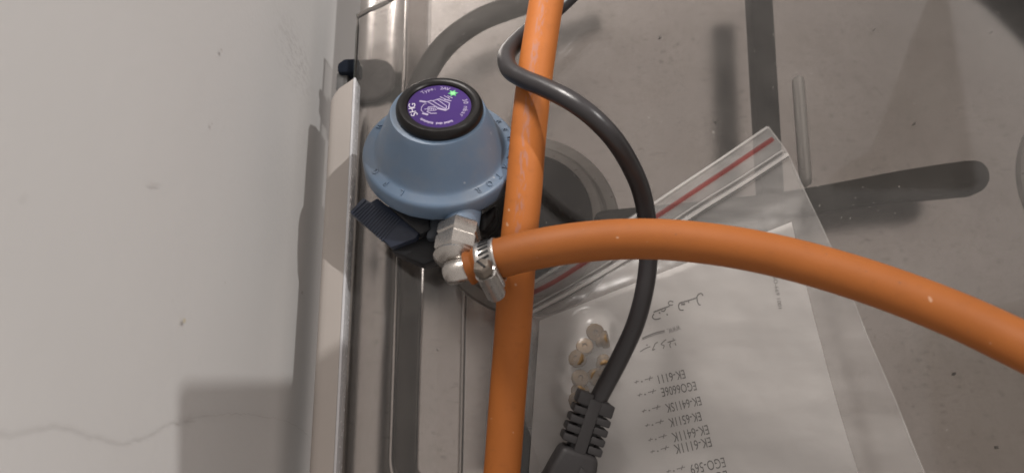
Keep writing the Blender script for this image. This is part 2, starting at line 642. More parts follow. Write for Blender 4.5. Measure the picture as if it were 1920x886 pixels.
ro = XE - XR
L(ro + 0.004, -0.046, 0.012)
L(ro, ZR - 0.002, 0.012)
L(ro + 0.0015, ZR - 0.0003, 0.013)
L(ro + 0.005, ZR, 0.014)
L(ro + 0.009, ZR - 0.0003, 0.014)
L(ro + 0.0135, ZR - 0.0011, 0.015)
L(-0.0075, ZR - 0.0015, 0.018)
L(-0.0030, ZR - 0.0013, 0.019)
L(-0.0016, ZR - 0.0002, 0.0195)
L(-0.0004, ZR + 0.0006, 0.0195)
L(0.0008, ZR + 0.0002, 0.019)
L(0.0022, ZR - 0.0025, 0.0185)
L(0.0085, ZF + 0.0014, 0.0060)
L(0.0098, ZF + 0.0002, 0.0045)
L(0.0112, ZF, 0.0035)
tv = [v for lp in loops for v in lp]
N = len(loops[0])
tf = []
for i in range(len(loops) - 1):
    for k in range(N):
        k2 = (k + 1) % N
        tf.append((i * N + k, i * N + k2, (i + 1) * N + k2, (i + 1) * N + k))
tf.append(tuple((len(loops) - 1) * N + k for k in range(N)))
obj("tray", tv, tf, M_STEEL, hob, 50)

# pressed bead in the basin floor
def bead(name, a, b, w, h, mat, parent):
    a, b = Vector(a), Vector(b)
    d = (b - a).normalized()
    s = Vector((-d.y, d.x, 0))
    v, f = [], []
    n, m = 30, 8
    Ln = (b - a).length
    for i in range(n + 1):
        u = i / n
        e = min(u, 1 - u) * Ln
        k = math.sqrt(max(0, 1 - max(0, 1 - e / (w * 0.7)) ** 2))
        for j in range(m + 1):
            q = -1 + 2 * j / m
            p = a + d * (u * Ln) + s * (q * w / 2 * max(k, 0.02))
            p.z += h * k * (1 - q * q) ** 0.8 - 0.0004
            v.append(p)
    for i in range(n):
        for j in range(m):
            x = i * (m + 1) + j
            f.append((x, x + m + 1, x + m + 2, x + 1))
    return obj(name, v, f, mat, parent, 70)


M_BRIGHT = plain("polished_steel", (0.78, 0.76, 0.73, 1), 0.35, 0.2, 0.04, 60, 0)
bead("pressed_bead", at(1497, 140, ZF + 0.001), at(1513, 350, ZF + 0.001), 0.0066, 0.0036, M_BRIGHT, hob)


bead("pressed_step", at(872, 440, ZF + 0.0002), at(862, 930, ZF + 0.0002), 0.0030, 0.0009, M_STEEL, hob)


def burner(px, py, rcap, withring=True):
    c = at(px, py, -0.021)
    base = frame((c.x, c.y, ZF), (0, 0, 1))
    k = rcap / 0.030
    b = lathe("burner", [(0.047 * k, 0.0003), (0.046 * k, 0.0022), (0.041 * k, 0.0030), (0.0395 * k, 0.0012), (0.0375 * k, 0.0012), (0.0365 * k, 0.0155), (0.0355 * k, 0.0172), (0.02 * k, 0.0175)], base, M_BRING, hob, 72, 40)
    lathe("burner_cap", [(0.031 * k, 0.0177), (0.0310 * k, 0.0200), (0.0300 * k, 0.0222), (0.0285 * k, 0.0230), (0.0150 * k, 0.0236), (0.003 * k, 0.0238)], base, M_CAP, b, 72, 40)


burner(991, 400, 0.0312)
burner(2160, 320, 0.0340)

for px, py, r in ((1715, 232, 0.0007), (1342, 229, 0.0006), (1238, 70, 0.0007), (1640, 55, 0.0005), (1860, 60, 0.0006), (1790, 700, 0.0008), (1870, 838, 0.0007), (1740, 590, 0.0005), (820, 655, 0.0004), (1180, 330, 0.0005)):
    c = at(px, py, ZF + 0.0008)
    lathe("crumb", [(r * 0.5, -0.0004), (r, 0.0), (r * 0.8, r * 0.5), (r * 0.2, r * 0.7)], frame(c, (0.1, 0.05, 1)), M_SPECK, hob, 7, 30, mod=lambda a, z: 1 + 0.4 * math.sin(2 * a + px))

# grey tube added for a soft dark arc of shade under the glass
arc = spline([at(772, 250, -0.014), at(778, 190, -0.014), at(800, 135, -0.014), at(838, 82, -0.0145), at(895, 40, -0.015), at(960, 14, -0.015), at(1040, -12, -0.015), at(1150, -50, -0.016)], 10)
tube("arc_shade_tube", arc, 0.0060, M_ARC_SHADE, hob, 20)

# glass lid: bevelled pane with a rounded-off corner
gx = [at(655, 300, 0.0).x]
GX = gx[0]
lp = [(GX, -0.33), (0.50, -0.33), (0.50, 0.30), (at(960, -110, 0).x, at(960, -110, 0).y), (at(790, -38, 0).x, at(790, -38, 0).y), (at(735, -5, 0).x, at(735, -5, 0).y), (at(690, 14, 0).x, at(690, 14, 0).y), (at(668, 26, 0).x, at(668, 26, 0).y), (GX + 0.0003, at(660, 42, 0).y)]
bm = prism_bm(lp, -0.005, 0.0, 0.0007, None, 2)
lid = from_bm("glass_lid", bm, M_GLASS, hob, 20)
# the ground, greenish cut edge of the pane
ev, ef = [], []
edge = [(GX, -0.20), (GX, at(660, 60, 0).y)] + [(p[0], p[1]) for p in lp[::-1][:6]]
for (x, y) in edge:
    ev += [(x - 0.0002, y + 0.0001, -0.0042), (x - 0.0002, y + 0.0001, -0.0008)]
for i in range(len(edge) - 1):
    ef.append((2 * i, 2 * i + 1, 2 * i + 3, 2 * i + 2))
obj("cut_edge", ev, ef, M_EDGE, lid, 0)

# hinge rail along the back edge of the lid
zt = 0.0115
RL = at(609, 350, zt).x
RR = at(657, 350, zt).x
YA, YZ = at(664, 147, zt).y, -0.30
prof = [(RL, -0.012), (RL, zt - 0.0020), (RL + 0.0006, zt - 0.0008), (RL + 0.0022, zt - 0.0001), (RL + 0.004, zt), (RR - 0.0012, zt), (RR - 0.0011, zt - 0.0015), (RR - 0.0006, -0.0003 + 0.0008), (RR - 0.0006, 0.0006), (RR - 0.003, 0.0006), (RR - 0.003, -0.006), (RR - 0.003, -0.012)]
rv, rf = [], []
NP = len(prof)
for si in range(9):                     # the far end is cut with a rounded corner
    for (x, z) in prof:
        u = min(1, max(0, (x - RL) / (RR - RL)))
        yend = YA - 0.0105 * (1 - u) ** 2.2 - 0.0015 * (1 - u)
        y = yend + (YZ - yend) * si / 8
        rv.append((x, y, z))
for si in range(8):
    for k in range(NP - 1):
        a = si * NP + k
        rf.append((a, a + NP, a + NP + 1, a + 1))
rf.append(tuple(range(NP)))
rail = obj("hinge_rail", rv, rf, M_RAIL, hob, 40)
lipb = prism_bm([(RR - 0.0011, YZ), (RR + 0.0001, YZ), (RR + 0.0001, YA + 0.0003), (RR - 0.0011, YA + 0.0002)], 0.0005, zt + 0.0004, 0.0003, None, 2)
from_bm("edge_trim", lipb, M_LIP, rail, 40)

# hinge at the corner, showing beside and through the glass
ha, hb = at(634, 112, -0.006), at(735, 190, -0.006)
hq = lambda pts, z: [(at(x, y, z).x, at(x, y, z).y) for x, y in pts][::-1]
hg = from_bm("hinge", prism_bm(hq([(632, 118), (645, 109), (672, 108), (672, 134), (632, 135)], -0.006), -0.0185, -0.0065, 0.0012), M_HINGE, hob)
from_bm("hinge_shadow_slab", prism_bm(hq([(664, 110), (705, 108), (724, 111), (736, 122), (741, 140), (738, 158), (728, 172), (708, 184), (664, 190)], -0.016), -0.0215, -0.016, 0.0022, None, 3), plain("hinge_shadow_grey", (0.16, 0.15, 0.145, 1), 0.7, 0, 0.2, 200, spec=0.2), hg)  # grey plate added in the shape of the hinge's soft shadow
gp = [(at(x, y, -0.010).x, at(x, y, -0.010).y) for x, y in ((631, 136), (652, 133), (652, 172), (629, 170))]
from_bm("hinge_pin", prism_bm(gp[::-1], -0.022, -0.010, 0.001), M_GREYMETAL, hg)

# ------------------------------------------------------------------ pan support under the glass
ZP = -0.0085
ps = thing("pan_support", "dark grey cast iron pan support lying under the glass lid", "pan support", at(1440, 380, ZF))


def bar(pts, z1, z0, bev=0.0016, name="bar"):
    P = [(at(x, y, z1).x, at(x, y, z1).y) for x, y in pts]
    return from_bm(name, prism_bm(P[::-1], z0, z1, bev, None, 2), M_IRON, ps)


bar([(1403, -60), (1447, -60), (1463, 200), (1472, 350), (1474, 440), (1432, 445), (1427, 350), (1418, 200)], ZP, ZP - 0.010)
b2 = [(1116, 400), (1130, 393), (1240, 383), (1400, 367), (1470, 358), (1560, 343), (1680, 320), (1760, 307), (1812, 300)]
b2 += [(1828 + 30 * math.cos(R(a)), 330 - 31 * math.sin(R(a))) for a in range(88, -91, -20)]
b2 += [(1800, 363), (1680, 374), (1560, 393), (1470, 404), (1400, 408), (1240, 412), (1130, 414), (1118, 409)]
bar(b2, ZP - 0.0004, ZP - 0.0105)
bar([(960, 800), (1003, 800), (1001, 1000), (950, 1000)], ZP, ZP - 0.010)

# ------------------------------------------------------------------ gas regulator
FC = at(826, 279, 0.042)                         # centre of the flange face
nax = Vector((0.02, math.sin(R(26.5)), math.cos(R(26.5)))).normalized()
MR = frame(FC, nax, (1, 0, 0))
reg = thing("gas_regulator", "blue dome-shaped gas regulator with a purple sticker, lying on the glass lid", "regulator", (FC.x, FC.y - 0.01, 0.0))
RF = 0.0328
wob = lambda a, z: 1 + (0.012 * max(0, math.sin(a * 22)) if z < -0.0088 else 0)
lathe("body", [(0.006, -0.020), (0.0150, -0.0200), (0.0180, -0.0185), (0.0200, -0.0135), (0.0262, -0.0105), (0.0300, -0.0098), (0.0314, -0.0090), (0.0322, -0.0082), (0.0328, -0.0068), (0.0328, -0.0016), (0.0326, -0.0007), (0.0321, -0.0001), (0.0313, 0.0003), (0.0284, 0.0011), (0.0277, 0.0015), (0.0272, 0.0021), (0.0267, 0.0030), (0.0252, 0.0062), (0.0236, 0.0100), (0.0219, 0.0138), (0.0205, 0.0172), (0.0196, 0.0194), (0.0190, 0.0205), (0.0166, 0.0208), (0.010, 0.0208)], MR, M_BLUE, reg, 132, 40, mod=wob)
DZ = 0.0206
# black cap with a recessed sticker
MR2 = MR @ Matrix.Translation((0.0008, 0, 0)) @ Matrix.Diagonal((0.915, 0.915, 1, 1))
cap = lathe("cap", [(0.0172, DZ - 0.001), (0.0186, DZ - 0.0006), (0.0191, DZ + 0.0008), (0.0190, DZ + 0.0022), (0.0184, DZ + 0.0034), (0.0174, DZ + 0.0041), (0.0162, DZ + 0.0042), (0.0150, DZ + 0.0039), (0.01425, DZ + 0.0033), (0.0140, DZ + 0.0026), (0.010, DZ + 0.0026)], MR2, M_RINGBLK, reg, 96, 30)
stk = lathe("sticker", [(0.0138, DZ + 0.00262), (0.0138, DZ + 0.00285), (0.006, DZ + 0.00286)], MR2, M_PURPLE, reg, 80, 0)
ZS = DZ + 0.00300
UP = 0.0191 / 80.0                                # metres per photo pixel across the sticker


def spt(zx, zy):
    """zoom-picture point of the sticker -> local sticker plane"""
    px, py = 760 + zx / 9.846, 155 + zy / 9.846
    return Vector(((px - 828.5) * UP, -(py - 202.5) * UP / 0.705))


def flat(name, verts2, faces, z, mat, parent, thick=0.0):
    v = [MR2 @ Vector((p[0], p[1], z)) for p in verts2]
    return obj(name, v, faces, mat, parent, 0)


sv, sf = [], []


def add(v, f):
    o = len(sv)
    sv.extend(v)
    sf.extend([tuple(i + o for i in q) for q in f])


for pts, w in (
    ([(500, 372), (545, 378), (655, 336), (850, 412), (842, 520), (792, 556), (640, 522)], 22),
    ([(452, 392), (540, 440), (640, 500), (700, 520), (800, 545)], 20),
    ([(545, 378), (660, 450), (800, 530)], 18),
    ([(620, 345), (700, 400), (800, 470), (800, 520)], 17),
    ([(310, 382), (430, 402)], 40),
    ([(430, 400), (520, 375)], 20),
    ([(440, 435), (395, 445), (360, 500), (358, 560), (400, 592)], 13),
    ([(385, 612), (490, 640)], 44),
    ([(480, 490), (620, 488), (610, 560), (470, 566), (480, 490)], 15),
    ([(515, 492), (490, 562)], 12), ([(550, 490), (530, 562)], 12), ([(585, 490), (570, 560)], 12),
    ([(410, 540), (500, 520), (640, 545)], 14),
    ([(460, 580), (540, 615), (640, 610)], 22),
    ([(670, 295), (780, 345), (740, 268), (850, 335), (800, 270), (900, 318)], 20),
    ([(745, 342), (880, 372)], 24),
):
    v, f = ribbon([spt(*p) for p in pts], w / 9.846 * UP)
    add(v, f)
flat("drawing", sv, sf, ZS, M_PRINT, stk)
# star
for nm, ro_, ri_, m, z in (("star", 0.0024, 0.0012, M_GREEN, ZS), ("star_core", 0.0013, 0.0008, M_GREENL, ZS + 0.00004)):
    c = spt(898, 222)
    pts = [(c.x + (ro_ if k % 2 == 0 else ri_) * math.cos(R(30 * k + 8)), c.y + (ro_ if k % 2 == 0 else ri_) * math.sin(R(30 * k + 8))) for k in range(12)]
    flat(nm, pts, [tuple(range(12))], z, m, stk)


def ring_text(name, s, phi0, dphi, rad, size, mat, parent, z, bold=1.0, extrude=0.0, MR=MR2):
    """clockwise text, tops outward; phi0 = angle (deg) of the first letter"""
    V, F = [], []
    for k, ch in enumerate(s):
        if ch == ' ':
            continue
        tv_, tf_ = text_mesh(ch, size, 'CENTER')
        ph = R(phi0 - dphi * k)
        o = len(V)
        for p in tv_:
            x, y = p.x * bold, p.y
            a = ph - math.pi / 2
            V.append((rad * math.cos(ph) + x * math.cos(a) - y * math.sin(a), rad * math.sin(ph) + x * math.sin(a) + y * math.cos(a)))
        F += [tuple(i + o for i in q) for q in tf_]
    rise = lambda x, y: (0.0003 + (0.0305 - math.hypot(x, y)) / 0.0043 * 0.0014) if extrude else 0.0
    v3 = [MR @ Vector((x, y, z + extrude + rise(x, y))) for x, y in V]
    if extrude:
        n = len(V)
        v3 += [MR @ Vector((x, y, z - 0.0004 + rise(x, y))) for x, y in V]
        cnt = {}
        for q in F:
            for i in range(len(q)):
                e = (q[i], q[(i + 1) % len(q)])
                cnt[e] = 1
        side = [(a + n, b + n, b, a) for (a, b) in cnt if (b, a) not in cnt]
        F = F + side
    return obj(name, v3, F, mat, parent, 0)


ring_text("printed_text", "30 mbar", 20, 8.5, 0.0106, 0.0030, M_PRINT, stk, ZS)
ring_text("printed_text", "Type: 2AV", 132, 7.2, 0.0108, 0.0028, M_PRINT, stk, ZS)
ring_text("printed_text", "SHG", 209, 14, 0.0105, 0.0042, M_PRINTW, stk, ZS, 1.15)
dv, df_ = [], []
for k in range(26):                               # the line of tiny print round the bottom
    if k in (7, 13, 14):
        continue
    ph = R(302 - k * 2.9)
    r1, r2, w = 0.0107, 0.0117 + 0.0003 * ((k * 7) % 3 == 0), R(1.1)
    o = len(dv)
    dv += [(r1 * math.cos(ph - w), r1 * math.sin(ph - w)), (r2 * math.cos(ph - w), r2 * math.sin(ph - w)), (r2 * math.cos(ph + w), r2 * math.sin(ph + w)), (r1 * math.cos(ph + w), r1 * math.sin(ph + w))]
    df_.append((o, o + 1, o + 2, o + 3))
flat("fine_print", dv, df_, ZS, M_PRINT, stk)["kind"] = "stuff"
# raised foundry letters on the flange
ring_text("raised_lettering", "REGULATOR", 34, 11.2, 0.0284, 0.0034, M_BLUE, reg, 0.00025, 1.0, 0.00042, MR)
ring_text("raised_lettering", "LPG", -118, 16, 0.0284, 0.0034, M_BLUE, reg, 0.00025, 1.0, 0.00042, MR)
ring_text("raised_lettering", "HI", 156, 13, 0.0284, 0.0034, M_BLUE, reg, 0.00025, 1.0, 0.00042, MR)

# black coupling collar below the body, standing on the glass
lathe("coupling", [(0.010, -0.0425), (0.0150, -0.0425), (0.0160, -0.0415), (0.0165, -0.030), (0.0185, -0.0285), (0.0190, -0.0215), (0.0175, -0.0200)], MR @ Matrix.Translation((0.001, -0.001, 0)), M_NAVYDK, reg, 64, 35)

# release lever: ribbed navy paddle and the block it turns on
ZL = 0.036


def zl(zx, zy):
    return 640 + zx / 6.327, 360 + zy / 6.327


def poly_at(pts, z, conv=zl):
    return [(at(*conv(*p), z).x, at(*conv(*p), z).y) for p in pts]


lev_out = [(95, 238), (255, 60), (345, 118), (425, 68), (545, 160), (735, 330), (925, 478), (885, 545), (592, 655)]
lever = from_bm("release_lever", prism_bm(poly_at(lev_out, ZL)[::-1], ZL - 0.0065, ZL, 0.0006), M_NAVY, reg)
rb = bmesh.new()
A1, A2 = Vector((255, 75)), Vector((100, 236))
top_pts = [(255, 75), (345, 128), (425, 82), (545, 172), (700, 312)]
for k in range(15):
    u = k / 14
    p1 = Vector((262 + u * 400, 88 + u * 232)) if u > .22 or u < .1 else Vector((262 + u * 400, 140))
    p1 = Vector((285 + u * 415, max(100 + u * 225, 130 if 0.05 < u < 0.25 else 0)))
    p2 = Vector((125 + u * 350, 250 + u * 330))
    a, b = at(*zl(*p1), ZL), at(*zl(*p2), ZL)
    if (a - b).length < 0.002:
        continue
    mid = (a + b) / 2
    d = (b - a)
    ang = math.atan2(d.y, d.x)
    m = Matrix.Translation((mid.x, mid.y, ZL)) @ Matrix.Rotation(ang, 4, 'Z')
    join_bm(rb, box_bm(d.length, 0.00055, 0.0009, m, 0.0))
rr = from_bm("grip_ribs", rb, M_NAVY, lever, 30)
rr["kind"] = "stuff"
blk = [(545, 158), (640, 200), (715, 235), (790, 228), (850, 250), (980, 262), (1040, 330), (1058, 440), (940, 500), (735, 330)]
from_bm("lever_pivot", prism_bm(poly_at(blk, ZL + 0.001)[::-1], ZL - 0.013, ZL + 0.001, 0.0006), M_NAVYDK, reg)
low = [(590, 690), (900, 560), (1000, 520), (1140, 525), (1125, 790), (985, 858)]
from_bm("lever_block", prism_bm(poly_at(low, ZL - 0.006)[::-1], ZL - 0.020, ZL - 0.006, 0.0007), M_NAVYDK, reg)
knb = [(1060, 300), (1120, 282), (1190, 285), (1225, 330), (1225, 390), (1150, 440), (1130, 520), (1055, 552), (1000, 535)]
from_bm("spring_lug", prism_bm(poly_at(knb, ZL + 0.0005)[::-1], ZL - 0.012, ZL + 0.0002, 0.0008), plain("grey_blue_casting", (0.060, 0.070, 0.085, 1), 0.45, 0.2), reg)
# black plastic nose on the far side of the outlet
nose = [(900, 402), (932, 382), (930, 408), (915, 428), (898, 436)]
from_bm("release_button", prism_bm(poly_at(nose, 0.040, lambda x, y: (x, y))[::-1], 0.024, 0.040, 0.0012), M_RINGBLK, reg)

# outlet stub, hexagon nut and elbow
O1 = at(868, 398, 0.044)
O2 = at(849, 512, 0.056)
ax = (O2 - O1).normalized()
LO = (O2 - O1).length
MO = frame(O1, ax, (1, 0.1, 0))
lathe("outlet", [(0.0070, -0.014), (0.0074, -0.004), (0.0074, LO * 0.34)], MO, M_BLUE, reg, 40, 35)
MN = frame(O1 + ax * LO * 0.26, ax, (1, 0.35, 0))
nutw = 0.0092
lathe("hexagon_nut", [(nutw * 0.80, 0), (nutw * 0.93, 0.0), (nutw * 1.0, 0.0012), (nutw * 1.0, 0.0052), (nutw * 0.93, 0.0060), (nutw * 0.93, 0.0066), (nutw * 1.0, 0.0074), (nutw * 0.99, 0.0128), (nutw * 0.85, 0.0142), (nutw * 0.5, 0.0142)], MN, M_CHROME, reg, sides=6, smooth=25)
lathe("nut_collar", [(0.0070, 0.0140), (0.0086, 0.0143), (0.0088, 0.0152), (0.0076, 0.0166), (0.0058, 0.0182), (0.0040, 0.0186)], MN, M_CHROME, reg, 48, 30)

# ------------------------------------------------------------------ hoses
HR = 0.0076
h0, h1 = at(874, 502, 0.0605), at(935, 486, 0.0640)
# nozzle barb: from a rounded end left of the nut into the hose
nz = (at(890, 499, 0.0595) - at(843, 512, 0.0575))
e0 = at(843, 512, 0.0575)
MZ = frame(e0, nz, (0, 0, 1))
lathe("nozzle", [(0.0012, -0.0025), (0.0032, -0.0020), (0.0044, -0.0006), (0.0048, 0.0016), (0.0048, 0.0080), (0.0043, 0.0086), (0.0043, 0.020), (0.002, 0.020)], MZ, M_CHROME, reg, 40, 40)

hpath = spline([at(878, 503, 0.0600), at(905, 494, 0.0615), at(940, 483, 0.0640), at(1000, 468, 0.0665), at(1080, 455, 0.0685), at(1170, 448, 0.070), at(1265, 450, 0.072), at(1380, 464, 0.076), at(1500, 490, 0.081), at(1640, 532, 0.089), at(1780, 585, 0.098), at(1900, 640, 0.107), at(2050, 715, 0.120), at(2230, 815, 0.137)], 12)
hrad = lambda t: HR * (0.86 + 0.14 * min(1, max(0, (t - 0.03) / 0.04)) - 0.10 * math.exp(-((t - 0.035) / 0.014) ** 2))
tag(tube("gas_hose", hpath, hrad, M_HOSE, None, 40), "orange rubber gas hose clamped to the regulator and arching away across the bag", "hose", "orange gas hoses on the hob")
vpath = spline([at(1045, -110, 0.050), at(1034, -50, 0.050), at(1025, 0, 0.050), at(1012, 80, 0.050), at(1002, 150, 0.050), at(990, 260, 0.0495), at(982, 360, 0.048), at(973, 450, 0.0455), at(967, 540, 0.042), at(960, 640, 0.037), at(952, 740, 0.031), at(944, 850, 0.026), at(937, 930, 0.024), at(930, 1010, 0.022)], 12)
tag(tube("gas_hose", vpath, lambda t: 0.00745, M_HOSEP, None, 40), "orange hose with faded print running straight beside the regulator, under the clamped hose", "hose", "orange gas hoses on the hob")

# ------------------------------------------------------------------ hose clamp
clampc = at(919, 491, 0.0622)
hdir = (at(960, 479, 0.0645) - at(895, 497, 0.0610)).normalized()
MC = frame(clampc, hdir, (0, 0, 1))                # local z along the hose, x up, y sideways
clamp = thing("hose_clamp", "zinc worm-drive hose clamp tightened round the end of the orange hose", "clamp", clampc)
RB = HR * 0.98
bw = 0.0076
bv, bf = [], []
SEG = 60
for k in range(SEG):
    a = 2 * math.pi * k / SEG
    for (r, z) in ((RB + 0.0004, -bw / 2), (RB + 0.0011, -bw / 2), (RB + 0.0013, -bw / 2 + 0.0006), (RB + 0.0009, -bw / 2 + 0.0013), (RB + 0.0009, bw / 2 - 0.0013), (RB + 0.0013, bw / 2 - 0.0006), (RB + 0.0011, bw / 2), (RB + 0.0004, bw / 2)):
        bv.append(MC @ Vector((r * math.cos(a), r * math.sin(a), z)))
for k in range(SEG):
    k2 = (k + 1) % SEG
    for j in range(8):
        j2 = (j + 1) % 8
        bf.append((k * 8 + j, k * 8 + j2, k2 * 8 + j2, k2 * 8 + j))
band = obj("band", bv, bf, M_CLAMP, clamp, 40)
upv = MC.to_3x3().inverted() @ Vector((0, 0.75, 0.7))
aup = math.atan2(upv.y, upv.x)
for k in range(7):                                  # worm slots punched in the band
    a = aup + R(-38 + 14 * k)
    m = MC @ Matrix.Rotation(a, 4, 'Z') @ Matrix.Translation((RB + 0.00094, 0, 0)) @ Matrix.Rotation(R(14), 4, 'X')
    from_bm("slot", box_bm(0.0005, 0.0009, 0.0042, m, 0.0), M_GAP, band, 0)
# which side of the hose is image-down: measured in MC's local frame
dn = MC.to_3x3().inverted() @ Vector((0, -1, 0.75))
aa = math.atan2(dn.y, dn.x)
MH = MC @ Matrix.Rotation(aa, 4, 'Z') @ Matrix.Translation((RB + 0.0018, 0, 0))
hb_ = box_bm(0.0030, 0.0110, 0.0086, MH @ Matrix.Translation((0.0, 0, 0)), 0.0011)
hs = from_bm("housing", hb_, M_CLAMP, clamp, 35)
# worm screw: tangential cylinder with slotted hex head, tail of band passing under it
sgn = 1 if (MC.to_3x3() @ (Matrix.Rotation(aa, 3, 'Z') @ Vector((0, 1, 0)))).x < 0 else -1
MW = frame((MH @ Vector((0.0018, 0, 0))), MH.to_3x3() @ Vector((0, sgn, 0)), MC.to_3x3() @ Vector((0, 0, 1)))
lathe("housing_barrel", [(0.0022, -0.0076), (0.0033, -0.0074), (0.0037, -0.0066), (0.0037, 0.0040), (0.0040, 0.0046), (0.0030, 0.0048)], MW, M_CLAMP, hs, 36, 35)
scr = lathe("screw", [(0.0020, 0.0040), (0.0034, 0.0052), (0.0036, 0.0060), (0.0036, 0.0086), (0.0031, 0.0094), (0.0014, 0.0095)], MW, M_RUST, clamp, sides=6, smooth=25)
from_bm("screw_slot", box_bm(0.0008, 0.0054, 0.0006, MW @ Matrix.Translation((0, 0, 0.0095)) @ Matrix.Rotation(R(35), 4, 'Z')), M_GAP, scr, 0)

# ------------------------------------------------------------------ power cord
cord = thing("power_cord", "black power cord looped round the straight orange hose, its moulded plug end at the bottom", "power cord", at(1100, 780, 0.0))
CR = 0.0038
cpath = spline([at(1200, -170, 0.055), at(1128, -70, 0.036), at(1080, -18, 0.034), at(1040, 20, 0.035), at(1000, 52, 0.0375), at(968, 80, 0.043), at(950, 104, 0.050), at(955, 130, 0.0570), at(980, 147, 0.0620), at(1020, 164, 0.0680), at(1068, 188, 0.0735), at(1112, 220, 0.0740), at(1152, 262, 0.0690), at(1182, 310, 0.0610), at(1203, 360, 0.0535), at(1214, 420, 0.0470), at(1216, 480, 0.0440), at(1208, 545, 0.0400), at(1190, 610, 0.0350), at(1160, 675, 0.0300), at(1128, 735, 0.0250), at(1112, 766, 0.0225)], 10)
tube("cable", cpath, CR, M_BLACK, cord, 24)
P0 = at(1116, 748, 0.0215)
P1 = at(1064, 905, 0.0180)
pd = (P1 - P0).normalized()
MP = frame(P0, pd, (1, 0.3, 0))      # local x across, z down the plug, y = thickness
plug = from_bm("plug_body", prism_bm([(-0.0078, 0.021), (0.0078, 0.021), (0.0098, 0.030), (0.0125, 0.046), (0.0150, 0.062), (0.0150, 0.085), (-0.0150, 0.085), (-0.0150, 0.062), (-0.0125, 0.046), (-0.0098, 0.030)], -0.0075, 0.0075, 0.0028, MP @ Matrix(((1, 0, 0, 0), (0, 0, 1, 0), (0, 1, 0, 0), (0, 0, 0, 1))), 3), M_PLUG, cord, 40)
# ridge where the plug's front half begins
from_bm("plug_step", prism_bm([(0.0015, 0.0265), (0.0068, 0.0290), (0.0108, 0.052), (0.0108, 0.085), (0.0, 0.085), (0.0012, 0.05)], 0.0068, 0.0082, 0.0006, MP @ Matrix(((1, 0, 0, 0), (0, 0, 1 if (MP.to_3x3() @ Vector((0, 1, 0))).z > 0 else -1, 0), (0, 1, 0, 0), (0, 0, 0, 1))), 2), M_PLUG, plug, 40)
sr = from_bm("strain_relief", box_bm(0.0096, 0.0100, 0.024, MP @ Matrix.Translation((0, 0, 0.0115)), 0.001), M_GAP, cord, 40)
ysg = 1 if (MP.to_3x3() @ Vector((0, 1, 0))).z > 0 else -1
from_bm("spine", box_bm(0.0052, 0.0024, 0.0230, MP @ Matrix.Translation((-0.0004, ysg * 0.0056, 0.0115)), 0.0006), M_PLUG, sr, 40)
for k, (z, hgt, w) in enumerate(((0.0016, 0.0052, 0.0152), (0.0066, 0.0030, 0.0158), (0.0106, 0.0030, 0.0161), (0.0146, 0.0030, 0.0164), (0.0186, 0.0032, 0.0168))):
    half = w / 2
    for s in (-1, 1):
        shift = 0.0009 * s
        m = MP @ Matrix.Translation((s * (half - 0.0028), ysg * 0.0002, z + shift))
        from_bm("rib", box_bm(0.0062, 0.0126, hgt, m, 0.0007), M_PLUG, sr, 40)
from_bm("rib", box_bm(0.0130, 0.0122, 0.0046, MP @ Matrix.Translation((0, 0, 0.0016)), 0.0012), M_PLUG, sr, 40)

# ------------------------------------------------------------------ leaflet, jets and the zip bag
ZB = 0.0040


def paper_z(x, y):
    return ZB + 0.0006 * noise.noise(Vector((x * 22, y * 22, 4))) + 0.0004 * noise.noise(Vector((x * 60, y * 60, 9)))


pc = [at(1012, 600, ZB), at(1484, 416, ZB), at(1720, 1215, ZB), at(960, 1240, ZB)]
pcs = [at(1012, 600, ZB), at(1484, 416, ZB), at(1672, 1080, ZB), at(975, 1120, ZB)]
leaf = thing("leaflet", "white instruction leaflet listing model codes, sealed in the zip bag", "leaflet", (pcs[0] + pcs[2]) / 2)


def quadpt(c, u, v):
    a = c[0].lerp(c[1], u)
    b = c[3].lerp(c[2], u)
    p = a.lerp(b, v)
    # right edge bows slightly
    p.x += 0.0025 * math.sin(math.pi * v) * u * (-1)
    return p


def sheet(name, c, zoff, mat, parent, nu=40, nv_=40, thick=0.0):
    v, f = [], []
    for j in range(nv_ + 1):
        for i in range(nu + 1):
            p = quadpt(c, i / nu, j / nv_)
            p.z = paper_z(p.x, p.y) + zoff
            v.append(p)
    n = nu + 1
    for j in range(nv_):
        for i in range(nu):
            a = j * n + i
            f.append((a, a + n, a + n + 1, a + 1))
    if thick:
        o = len(v)
        v += [Vector((p.x, p.y, p.z - thick)) for p in v]
        rim = [i for i in range(n)] + [j * n + nu for j in range(1, nv_ + 1)] + [nv_ * n + i for i in range(nu - 1, -1, -1)] + [j * n for j in range(nv_ - 1, 0, -1)]
        for k in range(len(rim)):
            a, b = rim[k], rim[(k + 1) % len(rim)]
            f.append((a, b, b + o, a + o))
    return obj(name, v, f, mat, parent, 40)


page = sheet("cover_page", pcs, 0, M_PAPER, leaf, thick=0.0005)
inner = [p.copy() for p in pcs]
inner[1] += Vector((-0.0006, -0.0022, 0))
inner[2] += Vector((-0.0008, 0, 0))
sheet("inner_page", inner, -0.0008, M_PAPER, leaf, thick=0.0014)


def on_paper(V, F, name, mat, lift=0.00025):
    return obj(name, [(x, y, paper_z(x, y) + lift) for x, y in V], F, mat, page, 0)


def text_line(s, start, end, hpx, mat, name="printed_line", sx=None):
    """text starting at pixel start and running toward pixel end (length fitted)"""
    a, b = at(*start, ZB), at(*end, ZB)
    d = (b - a); d.z = 0
    Ln = d.length
    d.normalize()
    u = Vector((-d.y, d.x, 0))
    V0, F0 = text_mesh(s, 1.0)
    w = max(p.x for p in V0)
    h = max(p.y for p in V0)
    size = hpx / (FPX / 0.36) / h
    V = [(a.x + d.x * p.x / w * Ln + u.x * p.y * size, a.y + d.y * p.x / w * Ln + u.y * p.y * size) for p in V0]
    return on_paper(V, F0, name, mat)


